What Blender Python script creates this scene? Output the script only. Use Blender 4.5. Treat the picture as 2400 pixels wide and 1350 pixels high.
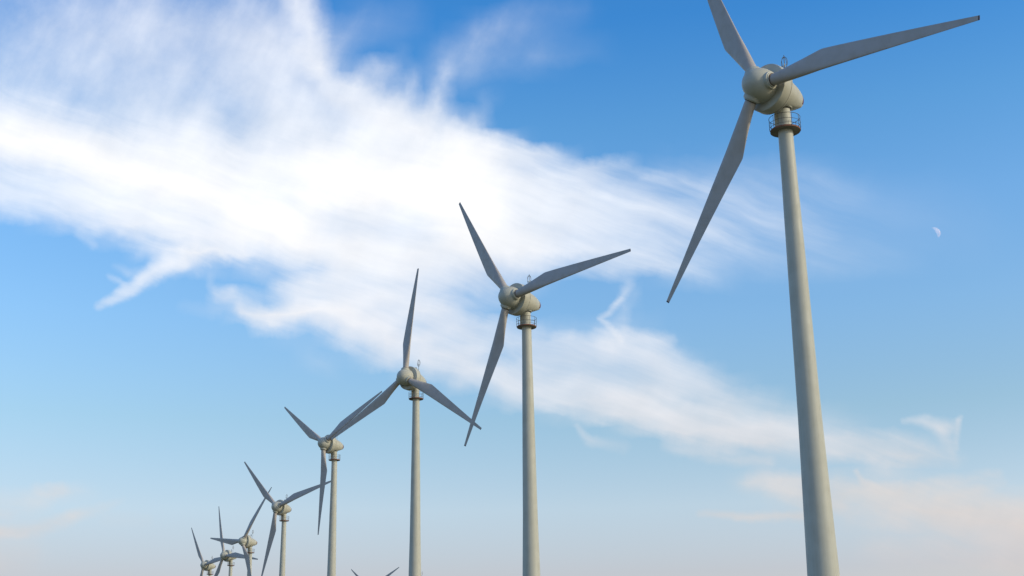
import bpy, bmesh, math, random
from math import radians as rad, sin, cos, pi, atan2, sqrt
from mathutils import Matrix, Vector
import numpy as np

for o in list(bpy.data.objects):
    bpy.data.objects.remove(o)
S = bpy.context.scene
COL = S.collection

# ------------------------------------------------------------------ camera
EYE = 1.6                                   # eye height over the grass
PITCH, ROLL, FPX = rad(17.5914), rad(-0.9229), 3063.6
F = Vector((0, cos(PITCH), sin(PITCH)))
R0 = Vector((1, 0, 0))
U0 = R0.cross(F)
RT = cos(ROLL) * R0 + sin(ROLL) * U0
UP = cos(ROLL) * U0 - sin(ROLL) * R0
cam = bpy.data.cameras.new('camera')
cam.sensor_width = 36.0
cam.lens = 36.0 * FPX / 2400.0
cam.clip_start, cam.clip_end = 0.1, 120000
co = bpy.data.objects.new('camera', cam)
COL.objects.link(co)
co.matrix_world = Matrix((( RT.x, UP.x, -F.x, 0), (RT.y, UP.y, -F.y, 0), (RT.z, UP.z, -F.z, EYE), (0, 0, 0, 1)))
S.camera = co

S.render.engine = 'CYCLES'
S.view_settings.view_transform = 'Standard'
S.view_settings.look = 'None'
S.view_settings.exposure = 0.0
S.view_settings.gamma = 1.0
S.cycles.max_bounces = 6
S.cycles.use_denoising = True
S.cycles.use_adaptive_sampling = True
S.cycles.adaptive_threshold = 0.01
S.cycles.adaptive_min_samples = 12

# ------------------------------------------------------------------ sun
SUN_AZ, SUN_EL = rad(112), rad(25)          # azimuth clockwise from +Y
SUN = Vector((cos(SUN_EL) * sin(SUN_AZ), cos(SUN_EL) * cos(SUN_AZ), sin(SUN_EL)))
sl = bpy.data.lights.new('sun', 'SUN')
sl.energy = 2.0
sl.angle = rad(2.0)
sl.color = (1.0, 0.89, 0.64)
so = bpy.data.objects.new('sun', sl)
COL.objects.link(so)
so.rotation_euler = (-SUN).to_track_quat('-Z', 'Y').to_euler()

# ------------------------------------------------------------------ sky
W = bpy.data.worlds.new('World')
S.world = W
W.use_nodes = True
NT = W.node_tree
BG = NT.nodes['Background']


class Nodes:
    """Small helper: builds math chains in a node tree."""
    def __init__(self, nt):
        self.nt = nt

    def new(self, t, **kw):
        n = self.nt.nodes.new(t)
        for k, v in kw.items():
            setattr(n, k, v)
        return n

    def put(self, sock, v):
        if hasattr(v, 'is_output'):
            self.nt.links.new(v, sock)
        elif v is not None:
            sock.default_value = v

    def m(self, op, a, b=None, c=None, clamp=False):
        n = self.new('ShaderNodeMath', operation=op, use_clamp=clamp)
        for s, v in zip(n.inputs, (a, b, c)):
            self.put(s, v)
        return n.outputs[0]

    def v(self, op, a, b=None, scale=None):
        n = self.new('ShaderNodeVectorMath', operation=op)
        self.put(n.inputs[0], a)
        if b is not None:
            self.put(n.inputs[1], b)
        if scale is not None:
            self.put(n.inputs['Scale'], scale)
        return n.outputs['Value'] if op in ('DOT_PRODUCT', 'LENGTH', 'DISTANCE') else n.outputs['Vector']

    def step(self, x, a, b, lo=0.0, hi=1.0, kind='SMOOTHSTEP'):
        n = self.new('ShaderNodeMapRange', interpolation_type=kind)
        for s, val in zip(n.inputs[:5], (x, a, b, lo, hi)):
            self.put(s, val)
        return n.outputs[0]

    def noise(self, vec, scale, detail=4, rough=0.55, dist=0.0, color=False):
        n = self.new('ShaderNodeTexNoise')
        self.put(n.inputs['Vector'], vec)
        n.inputs['Scale'].default_value = scale
        n.inputs['Detail'].default_value = detail
        n.inputs['Roughness'].default_value = rough
        n.inputs['Distortion'].default_value = dist
        return n.outputs['Color' if color else 0]

    def ramp(self, x, stops):
        """A colour ramp, built inside a small group of its own (a long ramp is slow to edit in a large tree)."""
        g_ = bpy.data.node_groups.new('ramp', 'ShaderNodeTree')
        g_.interface.new_socket('Fac', in_out='INPUT', socket_type='NodeSocketFloat')
        g_.interface.new_socket('Color', in_out='OUTPUT', socket_type='NodeSocketColor')
        n = g_.nodes.new('ShaderNodeValToRGB')
        cr = n.color_ramp
        while len(cr.elements) < len(stops):
            cr.elements.new(0.5)
        for e, (p, c) in zip(cr.elements, stops):
            e.position = p
            e.color = (*c, 1)
        g_.links.new(g_.nodes.new('NodeGroupInput').outputs[0], n.inputs[0])
        g_.links.new(n.outputs[0], g_.nodes.new('NodeGroupOutput').inputs[0])
        q = self.new('ShaderNodeGroup')
        q.node_tree = g_
        self.put(q.inputs[0], x)
        return q.outputs[0]

    def mix(self, f, a, b, kind='MIX'):
        n = self.new('ShaderNodeMix', data_type='RGBA', blend_type=kind, clamp_factor=False)
        self.put(n.inputs[0], f)
        for i, val in ((6, a), (7, b)):
            self.put(n.inputs[i], val if hasattr(val, 'is_output') else (*val, 1))
        return n.outputs[2]


N = Nodes(NT)
D = N.new('ShaderNodeTexCoord').outputs['Generated']      # view direction of the sky
sep = N.new('ShaderNodeSeparateXYZ')
N.put(sep.inputs[0], D)
dz = sep.outputs['Z']

# clear sky: physical sky, graded by elevation towards the deeper blue of the photographed afternoon
sky = N.new('ShaderNodeTexSky', sky_type='NISHITA', sun_disc=False)
sky.sun_elevation, sky.sun_rotation = SUN_EL, SUN_AZ
sky.air_density, sky.dust_density, sky.ozone_density = 1.0, 1.0, 1.0
GK = 2.2
def g(*c):
    return tuple(x / GK for x in c)
# the ramp runs over sin(elevation) 0 .. 0.6
tint = N.ramp(N.m('MULTIPLY_ADD', dz, 1 / 0.6, -0.011), [
    (0.00, g(0.87, 0.74, 0.81)), (0.14, g(0.945, 0.80, 0.87)), (0.22, g(1.11, 1.03, 1.03)), (0.33, g(0.96, 1.085, 1.08)),
    (0.45, g(0.89, 1.18, 1.33)), (0.57, g(0.77, 1.20, 1.47)), (0.68, g(0.56, 1.13, 1.48)), (0.80, g(0.30, 0.96, 1.52)),
    (1.00, g(0.28, 0.90, 1.50))])
# the low haze is a little brighter towards the sun's side
side = N.m('MULTIPLY_ADD', N.m('MULTIPLY', sep.outputs['X'], N.step(dz, 0.24, 0.06)), 0.42, 1.03)
tint = N.v('SCALE', tint, scale=side)
near_sun = N.step(N.v('DOT_PRODUCT', D, tuple(SUN)), 0.45, 0.9)
tint = N.mix(near_sun, tint, g(0.80, 0.80, 0.80))
clear = N.mix(1.0, N.mix(1.0, sky.outputs[0], tint, 'MULTIPLY'), (GK, GK, GK), 'MULTIPLY')

# clouds: laid out on a flat chart of the sky, tangent to it at bearing 0, elevation 17.6 degrees
CHART_EL, CHART_TURN, CHART_SCALE = rad(17.59), rad(-0.92), 3.0636
CF = Vector((0, cos(CHART_EL), sin(CHART_EL)))
CN = Vector((1, 0, 0)).cross(CF)
CR = cos(CHART_TURN) * Vector((1, 0, 0)) + sin(CHART_TURN) * CN
CU = cos(CHART_TURN) * CN - sin(CHART_TURN) * Vector((1, 0, 0))
fd = N.v('DOT_PRODUCT', D, tuple(CF))
inv = N.m('DIVIDE', CHART_SCALE, N.m('MAXIMUM', fd, 0.05))
cu = N.m('MULTIPLY_ADD', N.v('DOT_PRODUCT', D, tuple(CR)), inv, 1.2)
cv = N.m('MULTIPLY_ADD', N.v('DOT_PRODUCT', D, tuple(-CU)), inv, 0.675)
cx = N.new('ShaderNodeCombineXYZ')
N.put(cx.inputs[0], cu)
N.put(cx.inputs[1], cv)
P0 = cx.outputs[0]
half = (0.5, 0.5, 0.5)
def flat(vec, s):
    return N.v('MULTIPLY', N.v('SUBTRACT', vec, half), (s, s, 0))
w1 = flat(N.noise(P0, 4.0, 2, 0.5, color=True), 0.07)
w2 = flat(N.noise(P0, 17.0, 3, 0.6, color=True), 0.034)
P = N.v('ADD', P0, N.v('ADD', w1, w2))      # broad clouds billow
PW = N.v('ADD', P0, N.v('SCALE', w2, scale=0.7))   # fine wisps keep their shape
# chart turned along the drift of the band (down to the right), and along the fibres that fan up out of it
def turned(ang, along, across, warp=True):
    c_, s_ = cos(ang), sin(ang)
    q = N.new('ShaderNodeCombineXYZ')
    src = N.v('ADD', P0, w1) if warp else P0
    N.put(q.inputs[0], N.v('DOT_PRODUCT', src, (c_ * along, s_ * along, 0)))
    N.put(q.inputs[1], N.v('DOT_PRODUCT', src, (-s_ * across, c_ * across, 0)))
    return q.outputs[0]
band_n = N.noise(turned(rad(19), 0.9, 7.0), 2.2, 6, 0.58)
fib_n = N.noise(turned(rad(-62), 1.3, 3.6), 2.4, 5, 0.55)
puff_n = N.noise(P0, 5.0, 6, 0.58)


LAST = [None]                                # each node chain waits for the one before it: keeps the shader's stack small

def after(vec):
    if LAST[0] is None:
        return vec
    vn = N.new('ShaderNodeVectorMath', operation='MULTIPLY_ADD')
    N.put(vn.inputs[0], LAST[0])
    vn.inputs[1].default_value = (1e-9, 1e-9, 0)
    N.put(vn.inputs[2], vec)
    return vn.outputs['Vector']


def stroke(pts, inner=0.15):
    """Soft polyline of cloud: points are (x, y, half width, density), in chart thousandths."""
    out = None
    for (x0, y0, r0, d0), (x1, y1, r1, d1) in zip(pts[:-1], pts[1:]):
        a = Vector((x0 / 1000, y0 / 1000, 0))
        ba = Vector((x1 / 1000, y1 / 1000, 0)) - a
        pa = N.v('SUBTRACT', after(PW), tuple(a))
        h = N.m('MULTIPLY', N.v('DOT_PRODUCT', pa, tuple(ba / ba.length_squared)), 1.0, clamp=True)
        d = N.v('DISTANCE', pa, N.v('SCALE', tuple(ba), scale=h))
        q = N.m('DIVIDE', d, N.m('MULTIPLY_ADD', h, (r1 - r0) / 1000, r0 / 1000))
        s = N.m('MULTIPLY', N.step(q, inner, 1.0, 1.0, 0.0), N.m('MULTIPLY_ADD', h, d1 - d0, d0))
        out = s if out is None else N.m('MAXIMUM', out, s)
        LAST[0] = out
    return out


def field(items, X, Y):
    """The same soft polylines, worked out on a coarse grid."""
    tot = np.zeros_like(X)
    for inner, pts in items:
        o = np.zeros_like(X)
        for (x0, y0, r0, d0), (x1, y1, r1, d1) in zip(pts[:-1], pts[1:]):
            bx, by = x1 - x0, y1 - y0
            h = np.clip(((X - x0) * bx + (Y - y0) * by) / (bx * bx + by * by), 0, 1)
            q = np.hypot(X - x0 - bx * h, Y - y0 - by * h) / (r0 + (r1 - r0) * h)
            t = np.clip((1 - q) / (1 - inner), 0, 1)
            o = np.maximum(o, t * t * (3 - 2 * t) * (d0 + (d1 - d0) * h))
        tot = tot + o - tot * o
    return tot


def screen(a, b):
    if a is None:
        return b
    return N.m('SUBTRACT', N.m('ADD', a, b), N.m('MULTIPLY', a, b))


BAND = [   # the thick sheet and its streaked right end
    (0.0, [(-150, 295, 150, .95), (0, 318, 150, .97), (130, 345, 150, 1), (270, 400, 160, 1), (420, 445, 165, 1), (560, 485, 150, 1), (680, 520, 130, .95)]),
    (0.15, [(770, 430, 140, .95), (860, 430, 160, 1), (980, 445, 155, 1), (1090, 490, 140, 1)]),
    (0.0, [(560, 540, 95, .8), (720, 565, 105, .9), (900, 580, 115, .9), (1080, 600, 105, .8), (1250, 610, 80, .55)]),
    (0.1, [(-60, 440, 70, .55), (120, 475, 75, .6), (300, 520, 75, .7), (450, 560, 66, .7), (560, 588, 50, .6)]),
    (0.05, [(1080, 400, 130, .9), (1250, 440, 115, .74), (1400, 475, 110, .58), (1550, 500, 100, .44), (1700, 520, 90, .27), (1900, 530, 80, .08)]),
    (0.1, [(1080, 340, 40, .6), (1200, 352, 30, .5), (1330, 378, 28, .4), (1480, 415, 30, .28), (1650, 450, 32, .14)]),
    (0.05, [(1080, 560, 80, .9), (1250, 585, 70, .72), (1400, 600, 62, .6), (1520, 615, 55, .48), (1640, 640, 46, .28), (1740, 660, 40, .0)]),
    (0.0, [(800, 620, 70, .6), (1000, 640, 75, .62), (1100, 660, 70, .4), (1200, 680, 60, .24)]),
    (0.0, [(1080, 480, 130, .85), (1200, 520, 120, .8), (1340, 535, 105, .62), (1480, 550, 90, .4)]),
    (0.0, [(300, 335, 110, .3), (450, 360, 120, .55), (600, 390, 130, .72), (720, 400, 130, .8)]),
    (0.0, [(660, 645, 36, .45), (760, 672, 58, .8), (880, 700, 80, .84), (1000, 730, 85, .76), (1110, 780, 75, .62), (1280, 800, 55, .48), (1420, 810, 60, .45)]),
    (0.25, [(505, 697, 20, .35), (560, 716, 38, .7), (620, 737, 54, .9), (700, 724, 54, .94), (800, 737, 54, .92), (900, 775, 50, .84), (1000, 815, 46, .72),
            (1120, 858, 48, .66), (1260, 905, 50, .62), (1400, 940, 56, .7), (1500, 962, 60, .76), (1650, 998, 60, .74),
            (1800, 1022, 60, .68), (1950, 1040, 54, .56), (2100, 1048, 50, .4), (2220, 1065, 44, .12)]),
    (0.0, [(600, 765, 36, .34), (690, 775, 32, .28), (770, 760, 36, .28)]),
    (0.05, [(735, 812, 22, .2), (815, 803, 34, .62), (880, 812, 34, .58), (960, 845, 32, .5), (1060, 885, 32, .42), (1180, 925, 28, .4), (1290, 952, 24, .32)]),
    (0.0, [(1250, 850, 60, .5), (1330, 850, 75, .52), (1430, 880, 80, .55), (1550, 925, 70, .5)]),
    (0.05, [(1420, 800, 60, .42), (1520, 830, 80, .58), (1590, 885, 88, .55), (1690, 940, 75, .48), (1850, 975, 55, .28), (2020, 1000, 45, .05)]),
    (0.0, [(1560, 570, 95, .26), (1750, 590, 90, .18), (1950, 610, 66, .12), (2200, 622, 50, .0)]),
    (0.0, [(1700, 470, 140, .13), (1950, 500, 150, .11), (2250, 530, 140, .03)]),
    (0.0, [(1560, 410, 60, .12), (1750, 440, 70, .10), (2000, 450, 70, .04)]),
]
FIBRE = [  # the veil fanning up and left out of the sheet
    (0.0, [(-100, 210, 330, .36), (300, 200, 330, .42), (600, 180, 260, .44)]),
    (0.0, [(100, 40, 190, .26), (380, 50, 190, .34), (600, 40, 150, .3)]),
    (0.1, [(620, 150, 150, .30), (690, 260, 170, .45), (850, 310, 190, .68), (1000, 340, 140, .75), (1110, 370, 90, .7)]),
    (0.1, [(300, 280, 150, .25), (520, 340, 130, .35), (700, 340, 150, .35)]),
    (0.0, [(685, -40, 70, .5), (708, 35, 66, .62), (732, 90, 52, .6), (752, 150, 50, .5)]),
    (0.1, [(705, 140, 45, .45), (745, 160, 40, .5), (790, 210, 60, .5), (900, 250, 80, .5)]),
    (0.0, [(830, 200, 45, .45), (900, 165, 40, .3), (945, 140, 25, .12)]),
    (0.0, [(920, 290, 60, .5), (950, 220, 45, .35), (975, 170, 30, .1)]),
    (0.0, [(970, 300, 60, .6), (1020, 250, 45, .55), (1040, 195, 28, .3), (1055, 150, 30, .1)]),
    (0.0, [(1060, 320, 50, .5), (1110, 270, 40, .3), (1140, 230, 30, .1)]),
    (0.0, [(780, 100, 70, .25), (850, 70, 80, .14), (950, 40, 80, .06)]),
    (0.0, [(975, 215, 60, .05), (1055, 145, 90, .13), (1130, 92, 95, .22), (1220, 55, 85, .15), (1360, 25, 60, .05)]),
    (0.0, [(1130, 160, 60, .05), (1260, 125, 60, .12), (1400, 110, 50, .03)]),
]
WISP = [   # small separate wisps
    (0.1, [(500, 600, 45, 0.50), (440, 606, 55, 0.75), (400, 618, 50, 0.40)]),
    (0.1, [(430, 612, 30, 0.47), (390, 628, 30, 0.56), (345, 655, 30, 0.51), (295, 685, 25, 0.44), (232, 716, 18, 0.31)]),
    (0.1, [(390, 610, 30, 0.31), (355, 632, 28, 0.35), (330, 655, 22, 0.23)]),
    (0.0, [(470, 595, 40, 0.40), (560, 612, 28, 0.40), (650, 655, 28, 0.42), (730, 680, 30, 0.40)]),
    (0.0, [(345, 590, 40, 0.30), (400, 600, 40, 0.45), (450, 590, 40, 0.50)]),
    (0.0, [(258, 650, 13, 0.11), (286, 668, 13, 0.19)]),
    (0.0, [(270, 622, 15, 0.06), (300, 640, 22, 0.16), (330, 640, 25, 0.14)]),
    (0.0, [(188, 545, 22, 0.14), (218, 575, 18, 0.17)]),
    (0.0, [(496, 640, 12, 0.12), (492, 672, 15, 0.23), (510, 692, 20, 0.33), (545, 684, 22, 0.39)]),
    (0.0, [(430, 718, 22, 0.06), (500, 730, 25, 0.16)]),
    (0.0, [(715, 845, 35, 0.11), (765, 870, 31, 0.08)]),
    (0.0, [(1472, 664, 22, .22), (1452, 704, 17, .42), (1428, 734, 13, .36), (1408, 746, 11, .3), (1428, 768, 12, .28), (1452, 795, 15, .2)]),
    (0.0, [(1478, 685, 26, .2), (1450, 750, 34, .2), (1470, 800, 30, .2)]),
    (0.0, [(1470, 775, 20, 0.16), (1520, 790, 28, 0.23), (1570, 800, 25, 0.23)]),
    (0.0, [(1352, 998, 11, .16), (1380, 1032, 20, .22), (1460, 1048, 24, .12)]),
    (0.0, [(1560, 1042, 20, 0.12), (1660, 1072, 25, 0.19), (1800, 1080, 26, 0.28)]),
    (0.0, [(2118, 988, 12, 0.17), (2168, 988, 21, 0.35), (2205, 1002, 30, 0.43), (2236, 1002, 25, 0.36), (2250, 982, 11, 0.20)]),
    (0.0, [(2205, 1005, 30, 0.27), (2226, 1040, 30, 0.25), (2240, 1090, 18, 0.09)]),
    (0.0, [(2247, 990, 11, 0.23), (2245, 1045, 14, 0.17)]),
    (0.0, [(2050, 1090, 44, .2), (2130, 1066, 44, .48), (2190, 1066, 36, .3)]),
    (0.0, [(2008, 1105, 11, 0.33), (2022, 1130, 18, 0.39), (2060, 1145, 22, 0.33), (2110, 1150, 28, 0.23)]),
    (0.0, [(1750, 1132, 44, .25), (1840, 1138, 52, .62), (1940, 1150, 52, .55), (2050, 1172, 66, .66), (2200, 1200, 92, .74), (2420, 1235, 115, .74)]),
    (0.0, [(1640, 1204, 12, .25), (1760, 1211, 19, .50), (1880, 1213, 22, .50)]),
    (0.0, [(1880, 1213, 26, .45), (1990, 1215, 32, .4), (2100, 1225, 46, .3)]),
    (0.0, [(1830, 1180, 40, 0.35), (1960, 1190, 40, 0.40)]),
    (0.0, [(2140, 1145, 26, 0.30), (2240, 1130, 28, 0.31), (2340, 1112, 20, 0.23)]),
    (0.0, [(2200, 1165, 28, 0.23), (2290, 1150, 25, 0.28), (2350, 1130, 18, 0.16)]),
    (0.0, [(2050, 1300, 60, 0.18), (2200, 1310, 60, 0.30), (2420, 1330, 70, 0.34)]),
    (0.0, [(-20, 1252, 26, 0.50), (90, 1238, 30, 0.39), (160, 1215, 28, 0.35), (250, 1188, 18, 0.17), (290, 1172, 12, 0.04)]),
    (0.0, [(-20, 1190, 44, 0.38), (70, 1185, 36, 0.34), (130, 1165, 30, 0.30), (200, 1168, 25, 0.09)]),
    (0.0, [(90, 1145, 26, 0.12), (150, 1150, 25, 0.19)]),
    (0.0, [(250, 1215, 28, 0.09), (340, 1220, 25, 0.09)]),
    (0.0, [(-40, 1310, 80, 0.35), (60, 1300, 60, 0.20)]),
]

FINE = [w for w in WISP if max(p[2] for p in w[1]) <= 31]
BROAD = [w for w in WISP if max(p[2] for p in w[1]) > 31]
# the broad cloud fields live in rows of colour ramps (red: band, green: fibres, blue: wisps), one row per step in height
GX0, GX1, GY0, GY1, ROWS, SPANS = -60.0, 2460.0, -40.0, 1400.0, 44, 3
def broad_fields():
    su = N.new('ShaderNodeSeparateXYZ')
    N.put(su.inputs[0], P)
    u, v = su.outputs['X'], su.outputs['Y']
    wid = (GX1 - GX0) / SPANS
    f0 = N.m('MULTIPLY_ADD', u, 1000 / wid, -GX0 / wid)
    gates = [N.m('GREATER_THAN', f0, float(k)) for k in range(1, SPANS)]
    vr = N.m('MULTIPLY_ADD', v, 1000 * (ROWS - 1) / (GY1 - GY0), -GY0 * (ROWS - 1) / (GY1 - GY0))
    acc = None
    for r in range(ROWS):
        y = GY0 + (GY1 - GY0) * r / (ROWS - 1)
        row = None
        for k in range(SPANS):
            X = np.linspace(GX0 + wid * k, GX0 + wid * (k + 1), 32)
            Y = np.full_like(X, y)
            ch = [field(q, X, Y) for q in (BAND, FIBRE, BROAD)]
            fr = N.m('SUBTRACT', f0, float(k))
            if LAST[0] is not None:
                fr = N.m('MULTIPLY_ADD', LAST[0], 1e-9, fr)
            c = N.ramp(fr, [(i / 31, tuple(float(q[i]) for q in ch)) for i in range(32)])
            row = c if row is None else N.mix(gates[k - 1], row, c)
            LAST[0] = N.v('DOT_PRODUCT', row, (1, 1, 1))
        acc = row if acc is None else N.mix(N.m('SUBTRACT', vr, r - 1.0, clamp=True), acc, row)
        LAST[0] = N.v('DOT_PRODUCT', acc, (1, 1, 1))
    sc_ = N.new('ShaderNodeSeparateColor')
    N.put(sc_.inputs[0], acc)
    return sc_.outputs[0], sc_.outputs[1], sc_.outputs[2]

def eat(d, n, amt):
    """Let a noise eat into the thin parts of a cloud and leave its thick core alone."""
    k = N.m('MULTIPLY', N.m('SUBTRACT', n, 0.5), amt)
    k = N.m('MULTIPLY', k, N.m('MULTIPLY', N.m('SUBTRACT', 1.12, d), N.step(d, 0.0, 0.35)))
    return N.m('ADD', d, k, clamp=True)

f_band, f_fib, f_wis = broad_fields()
for inner, pts in FINE:
    f_wis = screen(f_wis, stroke(pts, inner))
    LAST[0] = f_wis
dens = eat(f_band, band_n, 1.15)
fib = eat(eat(f_fib, fib_n, 0.6), puff_n, 0.9)
wis = eat(eat(f_wis, band_n, 1.0), puff_n, 0.8)
dens = screen(screen(dens, fib), wis)
# elsewhere in the sky: ordinary scattered cirrus
far_n = N.noise(N.v('MULTIPLY', D, (2.0, 4.0, 5.0)), 1.6, 6, 0.6, 0.6)
else_d = N.m('MULTIPLY', N.step(far_n, 0.48, 0.75), 0.6)
in_chart = N.step(fd, 0.80, 0.90)
dens = N.m('ADD', N.m('MULTIPLY', dens, in_chart), N.m('MULTIPLY', else_d, N.m('SUBTRACT', 1.0, in_chart)), clamp=True)
dens = N.m('MULTIPLY', dens, N.step(dz, -0.02, 0.05))
cloud_c = N.ramp(N.m('MULTIPLY_ADD', dz, 1 / 0.6, -0.011), [
    (0.00, g(.62, .55, .53)), (0.14, g(.69, .62, .60)), (0.22, g(.78, .70, .65)), (0.32, g(.86, .84, .86)),
    (0.45, g(.95, .95, .98)), (0.58, g(1.05, 1.05, 1.06)), (1.0, g(1.06, 1.06, 1.08))])
grain = N.m('MULTIPLY_ADD', N.m('ADD', N.m('ADD', band_n, fib_n), puff_n), 0.16, 0.75)      # thicker and thinner ice in the sheet
cloud_c = N.v('SCALE', N.mix(1.0, cloud_c, (GK / 0.15,) * 3, 'MULTIPLY'), scale=grain)
N.put(BG.inputs[0], N.mix(dens, clear, cloud_c))
BG.inputs[1].default_value = 0.15
W.cycles.sampling_method = 'MANUAL'
W.cycles.sample_map_resolution = 256

# ------------------------------------------------------------------ helpers
def tag(o, label=None, cat=None, group=None, kind=None):
    for k, val in (('label', label), ('category', cat), ('group', group), ('kind', kind)):
        if val:
            o[k] = val
    return o

def mesh_obj(name, bm, mat, parent=None, smooth=True, M=None):
    bmesh.ops.recalc_face_normals(bm, faces=bm.faces)
    me = bpy.data.meshes.new(name)
    bm.to_mesh(me)
    bm.free()
    me.materials.append(mat)
    if smooth:
        for p in me.polygons:
            p.use_smooth = True
        me.set_sharp_from_angle(angle=rad(38))
    o = bpy.data.objects.new(name, me)
    COL.objects.link(o)
    if parent:
        o.parent = parent
    if M is not None:
        o.matrix_basis = M
    return o

def ring(bm, pts):
    return [bm.verts.new(p) for p in pts]

def skin(bm, rings, closed=True):
    for a, b in zip(rings[:-1], rings[1:]):
        n = len(a)
        for i in range(n if closed else n - 1):
            j = (i + 1) % n
            bm.faces.new((a[i], a[j], b[j], b[i]))

def lathe(bm, prof, n=48, axis='Z', cap=(True, True)):
    """Turn a profile [(height, radius)] round the z axis (or round -y, the rotor axis)."""
    rings = []
    for h, r in prof:
        r = max(r, 0.0004)
        if axis == 'Z':
            rings.append(ring(bm, [(r * cos(2 * pi * i / n), r * sin(2 * pi * i / n), h) for i in range(n)]))
        else:
            rings.append(ring(bm, [(r * cos(2 * pi * i / n), -h, r * sin(2 * pi * i / n)) for i in range(n)]))
    skin(bm, rings)
    if cap[0]:
        bm.faces.new(rings[0])
    if cap[1]:
        bm.faces.new(rings[-1])
    return rings

def tube(bm, pts, r, n=6, closed=False):
    pts = [Vector(p) for p in pts]
    rings = []
    m = len(pts)
    for i, p in enumerate(pts):
        a = pts[(i - 1) % m] if (closed or i) else p
        b = pts[(i + 1) % m] if (closed or i < m - 1) else p
        t = (b - a).normalized()
        e = Vector((0, 0, 1)) if abs(t.z) < 0.9 else Vector((1, 0, 0))
        x = t.cross(e).normalized()
        y = x.cross(t)
        rings.append(ring(bm, [p + r * (cos(2 * pi * k / n) * x + sin(2 * pi * k / n) * y) for k in range(n)]))
    skin(bm, rings)
    if closed:
        skin(bm, [rings[-1], rings[0]])
    else:
        bm.faces.new(rings[0])
        bm.faces.new(rings[-1])

def box(bm, x0, x1, y0, y1, z0, z1, M=None):
    vs = [Vector((x, y, z)) for z in (z0, z1) for x, y in ((x0, y0), (x1, y0), (x1, y1), (x0, y1))]
    if M:
        vs = [M @ v for v in vs]
    v = [bm.verts.new(p) for p in vs]
    for f in ((0, 3, 2, 1), (4, 5, 6, 7), (0, 1, 5, 4), (1, 2, 6, 5), (2, 3, 7, 6), (3, 0, 4, 7)):
        bm.faces.new([v[i] for i in f])

# ------------------------------------------------------------------ materials
def paint(name, col, rough=0.45, dirt=0.12, streak=False, bump=0.0):
    m = bpy.data.materials.new(name)
    m.use_nodes = True
    nt = m.node_tree
    n = Nodes(nt)
    b = nt.nodes['Principled BSDF']
    tc = n.new('ShaderNodeTexCoord').outputs['Object']
    k = n.noise(tc, 0.9, 5, 0.6)
    if streak:
        k2 = n.noise(n.v('MULTIPLY', tc, (5.0, 5.0, 0.10)), 1.0, 5, 0.6)
        k = n.m('ADD', n.m('MULTIPLY', k, 0.5), n.m('MULTIPLY', k2, 0.5))
    f = n.step(k, 0.35, 0.75)
    dark = tuple(c * (1 - dirt) * s for c, s in zip(col, (1.0, 0.985, 0.95)))
    n.put(b.inputs['Base Color'], n.mix(f, col, dark))
    n.put(b.inputs['Roughness'], n.m('MULTIPLY_ADD', f, 0.15, rough))
    b.inputs['Specular IOR Level'].default_value = 0.35
    return m

M_tower = paint('tower_paint', (0.50, 0.505, 0.445), 0.5, 0.14, True)
M_shell = paint('shell_paint', (0.485, 0.485, 0.42), 0.45, 0.12)
M_blade = paint('blade_paint', (0.46, 0.425, 0.40), 0.45, 0.10)
M_rust = paint('platform_red_oxide', (0.25, 0.11, 0.075), 0.7, 0.35)
M_under = paint('platform_steel', (0.25, 0.22, 0.18), 0.7, 0.3)
M_rail = paint('galvanised_steel', (0.13, 0.13, 0.13), 0.5, 0.2)
M_dark = paint('dark_rubber', (0.03, 0.028, 0.028), 0.7, 0.2)
M_seal = paint('weathered_seal', (0.15, 0.11, 0.085), 0.7, 0.3)
M_tip = paint('tip_metal', (0.05, 0.03, 0.03), 0.5, 0.2)
M_vent = paint('vent_red', (0.16, 0.045, 0.04), 0.6, 0.3)

# ------------------------------------------------------------------ wind turbine
PZ = 47.6                                    # platform height over the base
HZ, OV, TILT, BR, CONE = 3.297, 3.072, rad(2.165), 20.15, 0.836

def axis_matrix():
    return (Matrix.Translation((0, -OV * cos(TILT), PZ + HZ + OV * sin(TILT))) @ Matrix.Rotation(-TILT, 4, 'X'))

AX = axis_matrix()

def interp(x, tab):
    for (x0, y0), (x1, y1) in zip(tab[:-1], tab[1:]):
        if x <= x1:
            return y0 + (y1 - y0) * (x - x0) / (x1 - x0)
    return tab[-1][1]

def smooth01(t):
    t = min(max(t, 0), 1)
    return t * t * (3 - 2 * t)

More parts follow.
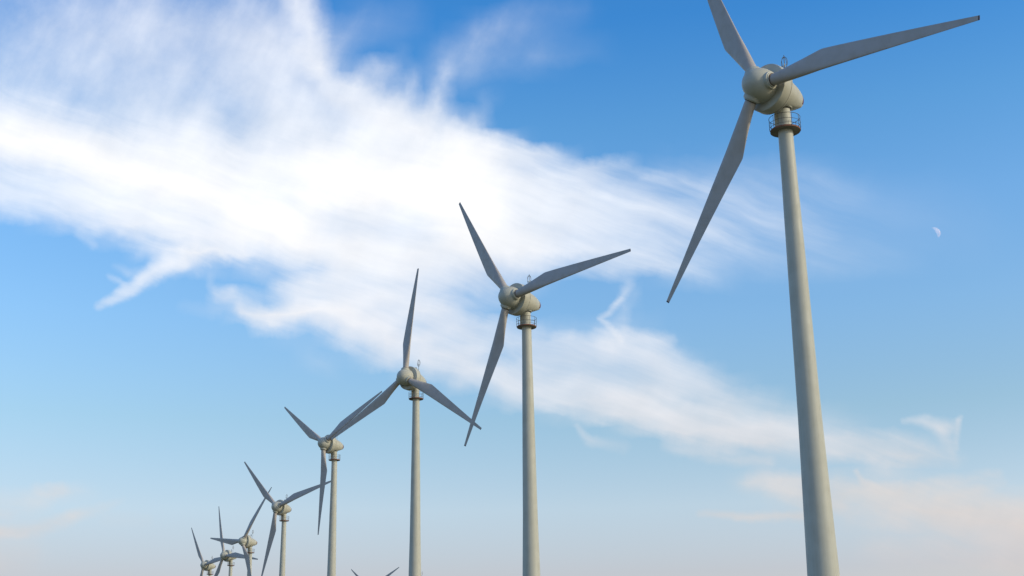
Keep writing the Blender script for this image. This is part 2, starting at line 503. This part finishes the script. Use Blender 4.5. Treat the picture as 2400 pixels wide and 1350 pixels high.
CH = [(0, 2.0), (5.9, 1.985), (6.2, 1.965), (6.5, 1.935), (6.9, 1.895), (7.4, 1.84), (20.15, 0.38)]
TW = [(0, 9), (3, 9), (6.4, 6.5), (10, 4), (15, 1.5), (20.15, 0)]
TH = [(0, 0.34), (4.5, 0.34), (6.4, 0.28), (12, 0.19), (20.15, 0.15)]
def blade_section(r, n=36):
    c, tw, th = interp(r, CH), rad(interp(r, TW)), interp(r, TH)
    k = min(max((r - 1.9) / 4.3, 0.0), 1.0)
    le = 0.5 - 0.34 * (r / BR)                 # the leading edge runs nearly straight
    pts = []
    for i in range(n):
        s = 2 * pi * i / n
        circ = Vector((0.5 * cos(s), 0.5 * sin(s)))
        xa = (1 - cos(s)) / 2                  # 0 at the leading edge
        yt = 5 * th * (0.2969 * sqrt(xa) - 0.126 * xa - 0.3516 * xa ** 2 + 0.2843 * xa ** 3 - 0.1015 * xa ** 4)
        cam_l = 0.10 * xa * (1 - xa)
        ya = cam_l + (yt if sin(s) > 0 else -yt * 0.75)
        foil = Vector((le - xa * c, ya * c))
        p = circ.lerp(foil, k)
        # turn the nose into the wind (-y)
        piv = 0.1
        x, y = p.x - piv, p.y
        x, y = x * cos(tw * k) + y * sin(tw * k), -x * sin(tw * k) + y * cos(tw * k)
        pts.append((x + piv, y + CONE * (r / BR) ** 1.15, r))
    return pts

def make_turbine():
    root = bpy.data.objects.new('wind_turbine', None)
    root.empty_display_size = 2
    COL.objects.link(root)
    # tower: tapered steel tube with welded flange lines
    bm = bmesh.new()
    prof = [(-1.2, 1.56), (0, 1.50), (4, 1.37), (11.5, 1.19), (17, 1.065), (23, 0.93), (30, 0.84), (37, 0.745), (43.6, 0.652), (47.52, 0.62)]
    fine = []
    for (z0, r0), (z1, r1) in zip(prof[:-1], prof[1:]):
        for k in range(4):
            fine.append((z0 + (z1 - z0) * k / 4, r0 + (r1 - r0) * k / 4))
    fine.append(prof[-1])
    lathe(bm, fine, 64)
    mesh_obj('tower', bm, M_tower, root)
    # neck between platform and nacelle
    bm = bmesh.new()
    lathe(bm, [(PZ - 0.075, 0.56), (PZ + 0.9, 0.553), (PZ + 0.905, 0.557), (PZ + 0.93, 0.557), (PZ + 0.935, 0.552), (PZ + 1.42, 0.549),
               (PZ + 1.425, 0.553), (PZ + 1.45, 0.553), (PZ + 1.455, 0.547), (PZ + 1.90, 0.545)], 48)
    mesh_obj('tower_neck', bm, M_tower, root)
    bm = bmesh.new()
    lathe(bm, [(PZ + 1.901, 0.50), (PZ + 1.901, 0.60), (PZ + 1.975, 0.60), (PZ + 1.975, 0.50)], 48)
    mesh_obj('yaw_seal', bm, M_dark, root)
    bm = bmesh.new()
    lathe(bm, [(PZ + 1.978, 0.70), (PZ + 2.0, 0.725), (PZ + 2.13, 0.725), (PZ + 2.15, 0.70), (PZ + 2.15, 0.64), (PZ + 2.24, 0.64),
               (PZ + 2.26, 0.70), (PZ + 2.42, 0.72), (PZ + 2.9, 0.9)], 48)
    mesh_obj('yaw_collar', bm, M_shell, root)
    # cable trunk down the neck
    bm = bmesh.new()
    ang = atan2(-0.63, -0.777)
    MR = Matrix.Rotation(ang, 4, 'Z')
    secs = []
    for z, d in ((0.003, 0.84), (1.35, 0.84), (1.6, 0.80), (1.75, 0.70), (1.82, 0.56)):
        secs.append(ring(bm, [MR @ Vector((x, y, PZ + z)) for x, y in
                              ((0.45, -0.17), (d - 0.06, -0.17), (d - 0.015, -0.15), (d, -0.10), (d, 0.10), (d - 0.015, 0.15), (d - 0.06, 0.17), (0.45, 0.17))]))
    skin(bm, secs)
    bm.faces.new(secs[0])
    bm.faces.new(secs[-1])
    ct = mesh_obj('cable_trunk', bm, M_shell, root)
    bm = bmesh.new()
    tube(bm, [MR @ Vector((0.70 + 0.10 * sin(t * pi), 0.0, PZ + 1.70 + 0.5 * t)) for t in [i / 8 for i in range(9)]], 0.09, 10)
    mesh_obj('cable', bm, M_dark, ct)
    # service platform
    bm = bmesh.new()
    lathe(bm, [(PZ - 0.07, 0.622), (PZ - 0.07, 1.235), (PZ - 0.002, 1.235), (PZ - 0.002, 0.57)], 64, cap=(False, False))
    pf = mesh_obj('platform', bm, M_under, root)
    bm = bmesh.new()
    lathe(bm, [(PZ - 0.10, 1.237), (PZ - 0.10, 1.263), (PZ + 0.035, 1.263), (PZ + 0.035, 1.237)], 64, cap=(False, False))
    bm.verts.ensure_lookup_table()
    nv = len(bm.verts)
    for i in range(64):
        a, b = bm.verts[i], bm.verts[(i + 1) % 64]
        c, d = bm.verts[nv - 64 + (i + 1) % 64], bm.verts[nv - 64 + i]
        bm.faces.new((a, b, c, d))
    mesh_obj('rim', bm, M_rust, pf)
    bm = bmesh.new()
    for z, rr in ((1.12, 0.024), (0.62, 0.018), (0.22, 0.018)):
        tube(bm, [(1.305 * cos(2 * pi * i / 56), 1.305 * sin(2 * pi * i / 56), PZ + z) for i in range(56)], rr, 6, True)
    for i in range(10):
        a = 2 * pi * (i + 0.3) / 10
        tube(bm, [(1.29 * cos(a), 1.29 * sin(a), PZ - 0.06), (1.305 * cos(a), 1.305 * sin(a), PZ + 1.12)], 0.022, 6)
    mesh_obj('railing', bm, M_rail, pf)
    # nacelle shell: a drop shape with a flattened belly
    bm = bmesh.new()
    prof = [(-1.95, 1.64), (-2.283, 1.61), (-2.727, 1.57), (-3.282, 1.46), (-3.726, 1.34), (-4.17, 1.19), (-4.559, 1.02), (-4.836, 0.87), (-5.058, 0.72), (-5.258, 0.54), (-5.369, 0.36), (-5.424, 0.18), (-5.435, 0.0)]
    rg = lathe(bm, prof, 56, 'Y')
    for v in bm.verts:
        a = -v.co.y
        v.co.x *= 0.94
        v.co.z = v.co.z * 0.94 - 0.06
        floor = interp(-a, [(1.9, -1.62), (2.4, -1.40), (3.2, -1.28), (4.1, -1.05), (5.0, -0.66), (5.5, -0.40)])
        if v.co.z < floor:
            v.co.z = floor + 0.12 * (v.co.z - floor)
    na = mesh_obj('nacelle', bm, M_shell, root, M=AX)
    bm = bmesh.new()
    rows = []
    for k in range(9):                       # louvred outlet wrapped round the side of the tail
        a_ = -4.75 - 0.060 * k
        r_ = interp(-a_, [(4.559, 1.02), (4.836, 0.87), (5.058, 0.72), (5.258, 0.54)]) + (0.016 if k % 2 else 0.004)
        rows.append(ring(bm, [(0.94 * r_ * cos(rad(t)), -a_, 0.94 * r_ * sin(rad(t)) - 0.06) for t in range(-34, 31, 8)]))
    skin(bm, rows, False)
    mesh_obj('vent', bm, M_vent, na, smooth=False)
    # lightning cage and wind sensor on the roof
    bm = bmesh.new()
    my, mz = 3.6, 2.50
    tube(bm, [(0, my, 1.40), (0, my, mz + 1.55)], 0.032, 6)
    for a in (0, pi / 2):
        tube(bm, [(0.33 * sin(t) * cos(a), my + 0.33 * sin(t) * sin(a), mz + 0.80 - 0.56 * cos(t)) for t in [2 * pi * i / 28 for i in range(28)]], 0.022, 6, True)
    mesh_obj('lightning_cage', bm, M_rail, na)
    bm = bmesh.new()
    lathe(bm, [(mz + 0.42, 0.07), (mz + 0.62, 0.07), (mz + 0.66, 0.04), (mz + 0.72, 0.04)], 14)
    bmesh.ops.translate(bm, vec=(0, my, 0), verts=bm.verts)
    tube(bm, [(-0.24, my, mz + 0.55), (0.24, my, mz + 0.55)], 0.018, 6)
    for s in (-1, 1):
        bmesh.ops.create_uvsphere(bm, u_segments=10, v_segments=6, radius=0.06, matrix=Matrix.Translation((0.24 * s, my, mz + 0.55)))
    mesh_obj('wind_sensor', bm, M_shell, na)
    bm = bmesh.new()
    lathe(bm, [(1.30, 0.05), (2.15, 0.05), (2.16, 0.12), (2.42, 0.12), (2.5, 0.06)], 12)
    bmesh.ops.translate(bm, vec=(-0.30, my - 0.35, 0.0), verts=bm.verts)
    mesh_obj('beacon', bm, M_dark, na)
    # annular generator
    bm = bmesh.new()
    lathe(bm, [(-0.84, 1.25), (-0.86, 1.62), (-0.84, 1.93), (-0.85, 2.03), (-0.89, 2.085), (-0.96, 2.10), (-1.84, 2.10), (-1.90, 2.085), (-1.94, 2.05), (-1.95, 1.98), (-1.95, 1.30)], 80, 'Y')
    ge = mesh_obj('generator', bm, M_shell, root, M=AX)
    bm = bmesh.new()
    lathe(bm, [(-1.76, 2.098), (-1.76, 2.104), (-1.795, 2.104), (-1.795, 2.098)], 80, 'Y', cap=(False, False))
    mesh_obj('seam', bm, M_seal, ge)
    # hub cover
    bm = bmesh.new()
    prof = [(-0.85, 1.40), (-0.5, 1.43), (-0.2, 1.43), (0.1, 1.39), (0.4, 1.31), (0.7, 1.18), (0.95, 1.02), (1.15, 0.84), (1.31, 0.63), (1.42, 0.40), (1.47, 0.18), (1.48, 0.0)]
    lathe(bm, prof, 64, 'Y')
    hub = mesh_obj('hub', bm, M_shell, root, M=AX)
    for k in range(3):
        RK = Matrix.Rotation(2 * pi * k / 3, 4, 'Y')
        bm = bmesh.new()
        lathe(bm, [(0.85, 0.76), (1.40, 0.745), (1.45, 0.73), (1.46, 0.64), (1.53, 0.635), (1.55, 0.60)], 40)
        mesh_obj('blade_collar', bm, M_shell, hub, M=RK)
        bm = bmesh.new()
        lathe(bm, [(1.50, 0.54), (1.615, 0.54), (1.615, 0.45)], 40)
        mesh_obj('blade_seal', bm, M_seal, hub, M=RK)
    # blades
    for k in range(3):
        RK = AX @ Matrix.Rotation(2 * pi * k / 3, 4, 'Y')
        bm = bmesh.new()
        rs = [1.58, 2.0, 2.3, 2.6, 3.0, 3.4, 3.8, 4.2, 4.6, 5.0, 5.35, 5.7, 5.95, 6.15, 6.35, 6.5, 6.7, 6.9, 7.15, 7.4, 8, 9, 10, 11, 12, 13, 14, 15, 16, 17, 18, 19, 19.6, 20.04]
        rings = [ring(bm, blade_section(r)) for r in rs]
        skin(bm, rings)
        bm.faces.new(rings[0])
        bm.faces.new(rings[-1])
        bl = mesh_obj('blade', bm, M_blade, root, M=RK)
        bm = bmesh.new()
        rings = [ring(bm, blade_section(r)) for r in (20.041, 20.1, 20.15)]
        skin(bm, rings)
        bm.faces.new(rings[0])
        bm.faces.new(rings[-1])
        mesh_obj('blade_tip', bm, M_tip, bl)
    return root

def kids(o):
    return [c for c in bpy.data.objects if c.parent == o]

def copy_tree(o, parent=None):
    c = o.copy()
    COL.objects.link(c)
    c.parent = parent
    for ch in kids(o):
        copy_tree(ch, c)
    return c

# x, y, height of the platform over the eye, yaw of the rotor, turn of the rotor
TURB = [
    (23.3744, 101.6603, 45.826, 0.8838, -0.4064, 'nearest and largest pale grey wind turbine, its upper blade running out of the picture'),
    (1.8142, 163.3335, 46.474, 0.8027, -0.5907, 'second nearest wind turbine, standing alone left of the largest one, blades before white cloud'),
    (-17.1946, 225.1228, 51.200, 0.6422, 0.0790, 'wind turbine with one blade pointing straight up, left of the second nearest'),
    (-40.4608, 291.0077, 52.470, 0.7553, -0.9832, 'wind turbine whose right blade reaches up behind the lower-left blade of its nearer neighbour'),
    (-62.8905, 357.1146, 47.983, 0.5911, -0.7943, 'wind turbine whose right blade tip disappears behind the tower of the next nearer turbine'),
    (-84.5870, 421.2639, 46.681, 0.7718, 0.6693, 'small far wind turbine with one blade level to the left'),
    (-103.6418, 482.0820, 48.933, 0.7668, -0.3758, 'small far wind turbine, second from the left, with a blade nearly level to the right'),
    (-121.8647, 529.0986, 50.393, 0.7299, -0.6487, "small wind turbine at the row's far left end, only head and blades showing"),
    (-66.9140, 637.8400, 48.745, 0.7505, -0.9975, 'wind turbine below the view, only two blade tips rising over the bottom edge'),
    (-42.2740, 589.9450, 48.745, 0.7505, 0.0200, 'far wind turbine hidden behind the tower of the one with its blade straight up'),
]
first = make_turbine()
BASES = []
for i, (x, y, pz, psi, phi, label) in enumerate(TURB):
    t = first if i == 0 else copy_tree(first)
    base = EYE + pz - PZ
    BASES.append((x, y, base))
    t.location = (x, y, base)
    t.rotation_euler = (0, 0, -psi)
    tag(t, label, 'wind turbine', 'wind turbines standing in a row')
    k = 0
    for ch in kids(t):
        nm = ch.name.split('.')[0]
        if nm == 'hub':
            ch.matrix_basis = AX @ Matrix.Rotation(phi, 4, 'Y')
        elif nm == 'blade':
            ch.matrix_basis = AX @ Matrix.Rotation(phi + 2 * pi * k / 3, 4, 'Y')
            k += 1

# ------------------------------------------------------------------ ground
def ground_z(x, y):
    num, den = 0.0, 0.0
    for bx, by, bz in BASES + [(0, 0, 0)]:
        d2 = (x - bx) ** 2 + (y - by) ** 2 + 25
        w = 1 / d2 ** 1.5
        num += bz * w
        den += w
    far = 1 / 900.0 ** 3
    return num / (den + far)

bm = bmesh.new()
def axis_ticks(lo, hi, step):
    inner = [lo + step * i for i in range(int((hi - lo) / step) + 1)]
    outer, d = [], step
    x = hi
    while x < 40000:
        d *= 1.45
        x += d
        outer.append(x)
    left, d, x = [], step, lo
    while x > -40000:
        d *= 1.45
        x -= d
        left.append(x)
    return left[::-1] + inner + outer
XT, YT = axis_ticks(-200, 120, 8), axis_ticks(-60, 720, 8)
gv = [[bm.verts.new((x, y, ground_z(x, y))) for x in XT] for y in YT]
for j in range(len(YT) - 1):
    for i in range(len(XT) - 1):
        bm.faces.new((gv[j][i], gv[j][i + 1], gv[j + 1][i + 1], gv[j + 1][i]))
mg = bpy.data.materials.new('grassland')
mg.use_nodes = True
n = Nodes(mg.node_tree)
pos = n.new('ShaderNodeNewGeometry').outputs['Position']
big = n.step(n.noise(pos, 0.015, 5, 0.6), 0.35, 0.65)
fine = n.noise(pos, 1.8, 6, 0.7)
gc = n.mix(big, (0.125, 0.12, 0.065), (0.21, 0.18, 0.105))
gc = n.mix(n.step(fine, 0.3, 0.7), gc, (0.10, 0.11, 0.045))
b = mg.node_tree.nodes['Principled BSDF']
n.put(b.inputs['Base Color'], gc)
b.inputs['Roughness'].default_value = 0.9
tag(mesh_obj('ground', bm, mg), kind='structure')

# ------------------------------------------------------------------ moon: the sunlit side of a far sphere, seen through the bright air
MOON_AZ, MOON_EL, MOON_DIST = rad(18.956), rad(18.694), 60000.0
md = Vector((cos(MOON_EL) * sin(MOON_AZ), cos(MOON_EL) * cos(MOON_AZ), sin(MOON_EL)))
mr = MOON_DIST * math.tan(rad(0.2525))
bm = bmesh.new()
bmesh.ops.create_uvsphere(bm, u_segments=96, v_segments=48, radius=mr)
LIMB = Vector((cos(SUN_EL) * sin(rad(97)), cos(SUN_EL) * cos(rad(97)), sin(SUN_EL)))
dark = [f for f in bm.faces if f.calc_center_median().normalized().dot(LIMB) < 0.0 or f.calc_center_median().normalized().dot(md) > 0.06]
bmesh.ops.delete(bm, geom=dark, context='FACES')
mm = bpy.data.materials.new('moon_surface')
mm.use_nodes = True
n = Nodes(mm.node_tree)
mm.node_tree.nodes.remove(mm.node_tree.nodes['Principled BSDF'])
tc = n.new('ShaderNodeTexCoord').outputs['Generated']
seas = n.step(n.noise(tc, 3.0, 4, 0.55), 0.42, 0.62)
df = n.new('ShaderNodeBsdfDiffuse')
n.put(df.inputs[0], n.mix(seas, (0.34, 0.20, 0.11), (0.24, 0.145, 0.08)))
tr = n.new('ShaderNodeBsdfTransparent')
ad = n.new('ShaderNodeAddShader')
n.put(ad.inputs[0], df.outputs[0])
n.put(ad.inputs[1], tr.outputs[0])
n.put(mm.node_tree.nodes['Material Output'].inputs[0], ad.outputs[0])
mo = mesh_obj('moon', bm, mm)
mo.location = Vector((0, 0, EYE)) + md * MOON_DIST
tag(mo, 'pale daytime half moon in the clear blue sky right of the nearest turbine', 'moon')
